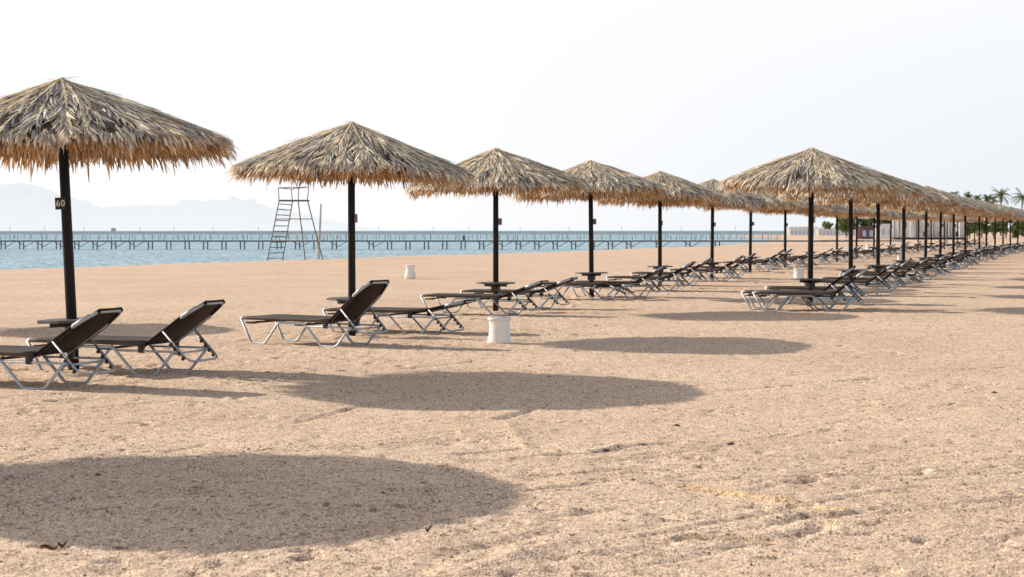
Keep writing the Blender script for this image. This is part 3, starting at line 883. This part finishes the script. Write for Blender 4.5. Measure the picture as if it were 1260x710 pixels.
Yf = 328.0
fp = thing('far_pier', (0, Yf, 0), 0, 'farther pale grey pier running along the horizon', 'pier')
b = MB(); xa, xb = gx(-60,Yf), gx(965,Yf); b.box(((xa+xb)/2,0,(gz(284.6,Yf)+gz(288.4,Yf))/2), (xb-xa, 2.0, gz(284.6,Yf)-gz(288.4,Yf))); b.build('deck', M['pier_far'], fp)
pm = MB(); pm.tube([(0,0,-1.2),(0,0,gz(288,Yf))], .09, 5); pmesh = pm.mesh('pile', M['pier_far_pile'])
for i in range(98): link('pile', pmesh, fp, (xa + 1 + (xb-xa-2)*(i+rg.uniform(-.2,.2))/97, -.9, 0))
mm = MB(); mm.tube([(0,0,0),(0,0,.85)], .045, 5); mm.box((.0,0,.85),(.22,.1,.06)); mmesh = mm.mesh('pier_lamp', M['pier_far_pile'])
for i, px in enumerate([12,55,103,172,214,262,318,372,430,466,533,577,640,700,765,838,905]):
    o = link('pier_lamp', mmesh, None, (gx(px,Yf), Yf+.2, gz(284.6,Yf)-.05))
    tag(o, f'thin mast on the far pier, {ORD[i]} from the left', 'mast', 'masts along the far pier')
kx = gx(140, Yf); kt = thing('pier_hut', (kx, Yf, gz(284.6,Yf)), 0, 'tiny hut standing on the far pier left of the second parasol', 'hut')
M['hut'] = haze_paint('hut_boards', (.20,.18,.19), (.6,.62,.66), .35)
b = MB(); b.box((0,0,.22), (.75,.8,.45)); b.build('wall', M['hut'], kt)
b = MB(); b.add([(-.5,-.5,.45),(.5,-.5,.45),(.5,.5,.45),(-.5,.5,.45),(0,0,.72)], [(0,1,4),(1,2,4),(2,3,4),(3,0,4),(3,2,1,0)]); b.build('roof', M['hut'], kt)

# ------------------------------------------------------------------ far shore, right
def crown(b, cx, cy, cz, rx, ry, rz, n, cols, r, leaf=.35):
    blobs = [(r.normal(0,.45), r.normal(0,.45), r.normal(.1,.42), r.uniform(.28,.5)) for _ in range(9)]
    for k in range(n):
        bl = blobs[r.integers(len(blobs))]
        u = r.normal(size=3); u /= np.linalg.norm(u); rad = bl[3]*(r.random()**.35)
        p = np.array([bl[0]+u[0]*rad, bl[1]+u[1]*rad, bl[2]+u[2]*rad])*np.array([rx,ry,rz]) + np.array([cx,cy,cz])
        s = leaf*r.uniform(.5,1.1); d1 = r.normal(size=3); d1 /= np.linalg.norm(d1); d2 = np.cross(d1, r.normal(size=3)); d2 /= np.linalg.norm(d2)
        c = np.array(cols[r.integers(len(cols))])*r.uniform(.6,1.3)
        b.add([p-d1*s, p+d2*s*.5, p+d1*s, p-d2*s*.5], [(0,1,2,3)], c)
GREEN = [(.055,.10,.03),(.08,.13,.04),(.035,.07,.03)]
LGREEN = [(.16,.22,.06),(.12,.19,.06),(.20,.25,.08)]
def tree(px, pt, pb, wpx, Y, cols, label, seed, cat='tree', group='trees and bushes on the far shore', n=900):
    r = np.random.default_rng(seed); x = gx(px, Y); z0 = gz(pb, Y); z1 = gz(pt, Y); g = gh(x, Y); H = z1-z0
    t = thing('tree', (x, Y, g), 0, label, cat, group)
    b = MB(); crown(b, 0, 0, (z0+z1)/2-g, wpx/F*Y*.62, wpx/F*Y*.5, H*.62, n, cols, r, .35*Y/260); b.build('crown', M['leaves'], t)
    b = MB(); b.tube([(0,0,-.2),(.1,0,(z0-g)*.6),(.0,0,(z0+z1)/2-g)], .16, 6, r2=.07)
    for q in range(4):
        a = q*1.6; b.tube([(0.05,0,(z0-g)*.7),(math.cos(a)*wpx/F*Y*.3, math.sin(a)*.5,(z0+z1)/2-g+.2)], .08, 5, r2=.03)
    b.build('trunk', M['bark'], t)
tree(1041,266,289,34,300,LGREEN,'light green tree behind the first building on the far shore',1)
tree(1064,266,288,34,320,GREEN,'dark green tree above the small red pavilion',2)
tree(1086,267,289,34,310,GREEN,'dark green tree between red pavilion and white cabanas',3)
tree(1108,267,288,30,330,GREEN,'dark tree behind the left end of the white cabanas',4)
for i, (px, pt) in enumerate([(1192,273),(1207,272),(1222,273),(1237,271),(1252,272),(1268,271)]):
    tree(px, pt, 289, 19, 265+i*4, LGREEN if i % 2 == 0 else [(.09,.15,.04),(.13,.19,.05)], f'green bush behind the far parasols, {ORD[i]} from the left', 10+i, 'bush', n=700)

def palm(px, py, Y, label, seed, size=2.6, lean=0.0):
    r = np.random.default_rng(seed); x = gx(px, Y); g = gh(x, Y); H = gz(py, Y)-g
    t = thing('palm_tree', (x, Y, g), 0, label, 'palm tree', 'palm trees behind the parasols')
    b = MB(); pts = [(lean*(u**2), 0, -.2+(H+.2)*u) for u in np.linspace(0,1,6)]; b.tube(pts, .22, 8, r2=.15); b.build('trunk', M['bark'], t)
    b = MB(); top = np.array([lean,0,H])
    for k in range(26):
        a = 2*math.pi*k/26+r.normal(0,.15); el = R(r.uniform(-25,75)); L = size*r.uniform(.8,1.1)
        d = np.array([math.cos(a)*math.cos(el), math.sin(a)*math.cos(el), math.sin(el)]); q = top.copy(); col = np.array([(.10,.15,.06),(.14,.19,.07),(.17,.17,.08)][r.integers(3)])
        P = [q.copy()]
        for i in range(9): q = q+d*L/9; d = d+np.array([0,0,-.16]); d /= np.linalg.norm(d); P.append(q.copy())
        b.tube(P, .03, 3, tuple(col*.8))
        for i in range(1, 10):
            tg = P[i]-P[i-1]; tg /= np.linalg.norm(tg); sd = np.cross(tg, [0,0,1.0]); sd /= (np.linalg.norm(sd)+1e-6)
            ll = L*.26*math.sin(math.pi*min(1,(i+1)/11))+.1
            for s in (-1,1):
                for h in (0, .5):
                    p0 = P[i-1]*(1-h)+P[i]*h; e = p0 + (tg*.6+sd*s*.8+np.array([0,0,-.25]))*ll
                    b.add([p0-tg*.05, p0+tg*.06, e], [(0,1,2)], tuple(col*r.uniform(.8,1.3)))
    b.build('crown', M['frond'], t)
palm(1231,241,380,'palm tree with full crown rising above the far parasol roofs',1,3.0)
palm(1257,243,390,'palm tree at the right edge above the far parasol roofs',2,3.2)
palm(1214,246,385,'low small palm left of the full crowned palm',3,1.9)
palm(1222,246,420,'short palm squeezed between the small palm and the full crowned palm',6,1.9)
palm(1190,243,375,'palm top peeking over the middle of the far roofs',4,1.7)
palm(1174,239,360,'leftmost palm top peeking over the parasol roofs',5,1.3)
palm(1202,243,372,'small palm top right of the middle peeking palm',7,1.2)

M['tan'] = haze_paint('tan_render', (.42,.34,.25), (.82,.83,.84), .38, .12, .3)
M['win'] = haze_paint('shaded_opening', (.16,.19,.24), (.62,.68,.76), .35)  # panel colour carries the blue shade inside the openings
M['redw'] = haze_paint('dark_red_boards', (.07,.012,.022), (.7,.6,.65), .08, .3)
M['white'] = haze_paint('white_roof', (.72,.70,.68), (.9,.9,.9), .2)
M['curtain'] = None
m_, nt_, out_ = mat('white_curtain')
_n = N(nt_, 'ShaderNodeTexNoise', Scale=3.0, Detail=5.0); _tc = N(nt_, 'ShaderNodeTexCoord'); nt_.links.new(_tc.outputs['Object'], _n.inputs['Vector'])
_r = ramp(nt_, _n.outputs['Fac'], [(.3, (.78,.77,.76)), (.7, (.90,.89,.89))])
_d = N(nt_, 'ShaderNodeBsdfDiffuse'); _t = N(nt_, 'ShaderNodeBsdfTranslucent'); _m = N(nt_, 'ShaderNodeMixShader', Fac=.5)
nt_.links.new(_r.outputs['Color'], _d.inputs['Color']); nt_.links.new(_r.outputs['Color'], _t.inputs['Color'])
nt_.links.new(_d.outputs[0], _m.inputs[1]); nt_.links.new(_t.outputs[0], _m.inputs[2]); nt_.links.new(_m.outputs[0], out_.inputs['Surface'])
M['curtain'] = m_
M['darkbase'] = paint('dark_plinth', (.03,.03,.035), .7)
def block(name, px0, px1, pt, pb, Y, wallm, label, nwin, winh, parapet=True, cat='building', depth=5.0):
    x0, x1 = gx(px0,Y), gx(px1,Y); z0, z1 = gz(pb,Y), gz(pt,Y); g = min(gh((x0+x1)/2,Y), z0)
    t = thing(name, ((x0+x1)/2, Y, g), 0, label, cat); w = x1-x0
    b = MB(); b.box((0,depth/2,(z1-g)/2), (w, depth, z1-g)); b.build('wall', wallm, t)
    b = MB()
    if parapet:
        k = max(4, int(w/.9))
        for i in range(k): b.box((-w/2+w*(i+.5)/k, .1, z1-g+.13), (w/k*.55, .3, .26))
    b.box((0,depth/2,z1-g+.04), (w+.3, depth+.3, .1)); b.build('roof', wallm, t)
    for i in range(nwin):
        q = MB(); q.box((-w/2+w*(i+.5)/nwin, -.02, (z1-g)*.46), (w/nwin*.5, .08, (z1-g)*winh)); q.build('window', M['win'], t)
    return t
block('beach_building', 972, 1006, 280, 291, 430, M['tan'], 'long tan beach building with notched parapet at the end of the bay', 7, .42)
block('beach_building', 1007, 1052, 281.5, 291, 400, M['tan'], 'lower tan building with blue shaded openings right of the nearest landward pole', 10, .5)
block('pavilion', 1059, 1076, 279, 289, 250, M['redw'], 'small dark red pavilion with white roof under dark trees', 2, .5, False, 'pavilion', 3)
block('beach_building', 1083, 1098, 276, 291, 262, M['tan'], 'tan building end just left of the white cabanas', 2, .4, False)
# canvas cabanas with white curtains on dark frames
Yc = 240
cabs = [(1100,1111),(1112,1128),(1130,1146),(1148,1166),(1168,1188)]
for i, (p0, p1) in enumerate(cabs):
    x0, x1 = gx(p0,Yc), gx(p1,Yc); w = x1-x0; zt = gz(269.5,Yc); g = gh((x0+x1)/2, Yc)
    t = thing('cabana', ((x0+x1)/2, Yc, g), 0, f'white curtained beach cabana on dark frame, {ORD[i]} from the left', 'cabana', 'white curtained cabanas on the far sand')
    H = zt-g
    for sx in (-1,1):
        for sy in (0,2.2):
            q = MB(); q.box((sx*(w/2-.05), sy, H/2), (.10,.10,H)); q.build('post', M['darkbase'], t)
    b = MB(); b.box((0,1.1,H+.04), (w+.1,2.5,.10)); b.build('roof', M['curtain'], t)
    b = MB(); b.box((0,1.1,.12), (w,2.4,.3)); b.build('base', M['darkbase'], t)
    for (u0, u1, yy) in ((-.48,-.12,0),(.14,.48,0),(-.48,.48,2.1)):
        n = 26; vs = []; fs = []
        for k in range(n+1):
            u = u0+(u1-u0)*k/n; dy = .07*math.sin(k*1.5+i)
            vs += [(u*w, yy+dy+.09, .26), (u*w, yy+dy*.5+.09, H-.02)]
        for k in range(n): a = 2*k; fs.append((a, a+2, a+3, a+1))
        q = MB(); q.add(vs, fs); q.build('curtain', M['curtain'], t, True)
    if i in (2,3,4):
        q = thing('beach_chair', (t.location.x + .1, Yc+.9, g+.27), 0, f'dark shape of a seat inside the {ORD[i]} cabana', 'seat', 'seats inside the cabanas')
        b = MB(); b.box((0,0,.25), (.6,.5,.12)); b.build('seat', M['darkbase'], q); b = MB(); b.box((0,.25,.55), (.6,.1,.6)); b.build('backrest', M['darkbase'], q)
# low retaining bank and white post by the far pier end
b = MB(); Yk = 205; xk = gx(1003,Yk); zk = gh(xk,Yk)
b.tube([(0,0,-.2),(0,0,gz(268,Yk)-zk)], .05, 6)
tag(b.build('white_pole', M['white'], loc=(xk,Yk,zk)), 'slim pale pole just right of the nearest landward parasol pole', 'pole')
b = MB(); Yk = 196
for i in range(24):
    x0 = gx(1012,Yk)+i*.4; b.box((x0,0,.06), (.39,.25,.30+.04*math.sin(i*2.1)))
tag(b.build('low_wall', M['driftwood'], loc=(0,Yk,gh(gx(1040,Yk),Yk))), 'low brown retaining wall across the sand before the far buildings', 'wall')

# ------------------------------------------------------------------ small debris
def leaf(px, py, L, label, seed, m='leafred'):
    r = np.random.default_rng(seed); x, y = ground_from(px, py); z = gh(x, y)+.012
    b = MB(); n = 6; vs = []; fs = []
    for i in range(n+1):
        u = i/n; w = L*.42*math.sin(math.pi*(u*.92+.04)); zz = .010*math.sin(u*5+seed)+.012*u
        vs += [((u-.5)*L, -w/2, zz+.012), ((u-.5)*L, 0, zz), ((u-.5)*L, w/2, zz+.014)]
    for i in range(n):
        a = 3*i; fs += [(a,a+3,a+4,a+1),(a+1,a+4,a+5,a+2)]
    b.add(vs, fs)
    tag(b.build('dry_leaf' if m == 'leafred' else 'plastic_scrap', M[m], loc=(x,y,z), rot=(0,0,r.uniform(-.8,.8))), label, 'leaf' if m == 'leafred' else 'litter')
leaf(57,684,.075,'curled dark red leaf on the sand at the lower left',1)
leaf(73,675.5,.045,'small dark leaf bit just above the curled red leaf',2)
leaf(527,661,.04,'tiny dark red leaf in the sand at bottom centre',3)
leaf(68,625,.022,'tiny blue scrap inside the foreground shadow',4,'litter')
leaf(23,590,.012,'pale speck of litter near the left edge of the foreground shadow',5,'litter')
def stone(px, py, s, label, seed):
    r = np.random.default_rng(seed); x, y = ground_from(px, py); b = MB(); prof = []
    vs = []; fs = []; n = 10; m = 6
    for i in range(m+1):
        th = math.pi*i/m
        for j in range(n):
            a = 2*math.pi*j/n; q = s*(1+r.normal(0,.10)); vs.append((q*math.sin(th)*math.cos(a)*1.3, q*math.sin(th)*math.sin(a), q*math.cos(th)*.6))
    for i in range(m):
        for j in range(n): a = i*n+j; c = i*n+(j+1) % n; fs.append((a, a+n, c+n, c))
    b.add(vs, fs, (.13,.10,.085)); tag(b.build('stone', M['pebble'], loc=(x,y,gh(x,y)+s*.2), smooth=True), label, 'stone')
for i, (px, py, s, l) in enumerate([(118,590,.016,'dark pebble in the upper part of the foreground shadow'),(745,553,.026,'dark clod at the left end of the gouge in the middle sand'),
    (790,551,.030,'largest dark clod in the gouge in the middle sand'),(806,550,.02,'dark clod at the right end of the gouge'),(900,548,.02,'lone dark pebble right of the middle gouge'),
    (833,525,.018,'small stone above the middle gouge on the right'),(1172,503,.018,'small stone on the right sand, middle height'),(1225,488,.02,'dark stone near the right edge')]):
    stone(px, py, s, l, 50+i)

# ------------------------------------------------------------------ light
sd = Vector((-3.06, 1.30, 1.575)).normalized()      # towards the sun
el = math.asin(sd.z); az = math.atan2(sd.x, sd.y)
sun = bpy.data.lights.new('sun', 'SUN'); sun.energy = 5.0; sun.angle = R(.55); sun.color = (1.0,.915,.79)
so = bpy.data.objects.new('sun', sun); COL.objects.link(so); so.rotation_euler = sd.to_track_quat('Z', 'Y').to_euler(); so.location = (-30, 20, 30)

w = bpy.data.worlds.new('World'); scene.world = w; w.use_nodes = True
nt = w.node_tree; nt.nodes.clear()
out = nt.nodes.new('ShaderNodeOutputWorld'); bg = nt.nodes.new('ShaderNodeBackground')
sky = nt.nodes.new('ShaderNodeTexSky'); sky.sky_type = 'NISHITA'; sky.sun_disc = False
sky.sun_elevation = el; sky.sun_rotation = az; sky.dust_density = 4.0; sky.air_density = 1.0
tc = nt.nodes.new('ShaderNodeTexCoord'); sp = nt.nodes.new('ShaderNodeSeparateXYZ'); nt.links.new(tc.outputs['Generated'], sp.inputs[0])
# low bright haze: brightest at the horizon, thinning upwards, a little bluer away from the sun
hz = nt.nodes.new('ShaderNodeMapRange'); hz.interpolation_type = 'SMOOTHSTEP'
hz.inputs['From Min'].default_value = .16; hz.inputs['From Max'].default_value = .72; hz.inputs['To Min'].default_value = 1; hz.inputs['To Max'].default_value = .10
nt.links.new(sp.outputs['Z'], hz.inputs['Value'])
side = nt.nodes.new('ShaderNodeMapRange'); side.inputs['From Min'].default_value = -.08; side.inputs['From Max'].default_value = .42
nt.links.new(sp.outputs['X'], side.inputs['Value'])
up_ = nt.nodes.new('ShaderNodeMapRange'); up_.inputs['From Min'].default_value = .0; up_.inputs['From Max'].default_value = .16; up_.inputs['To Min'].default_value = 1; up_.inputs['To Max'].default_value = .15
nt.links.new(sp.outputs['Z'], up_.inputs['Value'])
ml = nt.nodes.new('ShaderNodeMath'); ml.operation = 'MULTIPLY'; nt.links.new(side.outputs[0], ml.inputs[0]); nt.links.new(up_.outputs[0], ml.inputs[1])
hcol = mixc(nt, ml.outputs[0], (10.1,10.1,10.2), (7.6,8.3,9.0))
cool = nt.nodes.new('ShaderNodeMapRange'); cool.interpolation_type = 'SMOOTHSTEP'
cool.inputs['From Min'].default_value = .13; cool.inputs['From Max'].default_value = .40
nt.links.new(sp.outputs['Z'], cool.inputs['Value'])
hcol = mixc(nt, cool.outputs[0], hcol, (8.7,9.1,9.9))
fin = mixc(nt, hz.outputs[0], sky.outputs['Color'], hcol)
nt.links.new(fin, bg.inputs['Color']); bg.inputs['Strength'].default_value = .10
nt.links.new(bg.outputs[0], out.inputs['Surface'])

# ------------------------------------------------------------------ camera
cam = bpy.data.cameras.new('camera'); co = bpy.data.objects.new('camera', cam); COL.objects.link(co)
cam.sensor_width = 36; cam.lens = F/1260*36; cam.clip_start = .1; cam.clip_end = 8000
co.location = (0, 0, CAM_H); co.rotation_euler = (R(90) - math.atan((355-HZ)/F), 0, 0)
cam.dof.use_dof = True; cam.dof.focus_distance = 20; cam.dof.aperture_fstop = 6.5
scene.camera = co
scene.render.resolution_x = 1024; scene.render.resolution_y = 577
scene.view_settings.view_transform = 'Standard'; scene.view_settings.look = 'None'; scene.view_settings.exposure = 0; scene.view_settings.gamma = 1
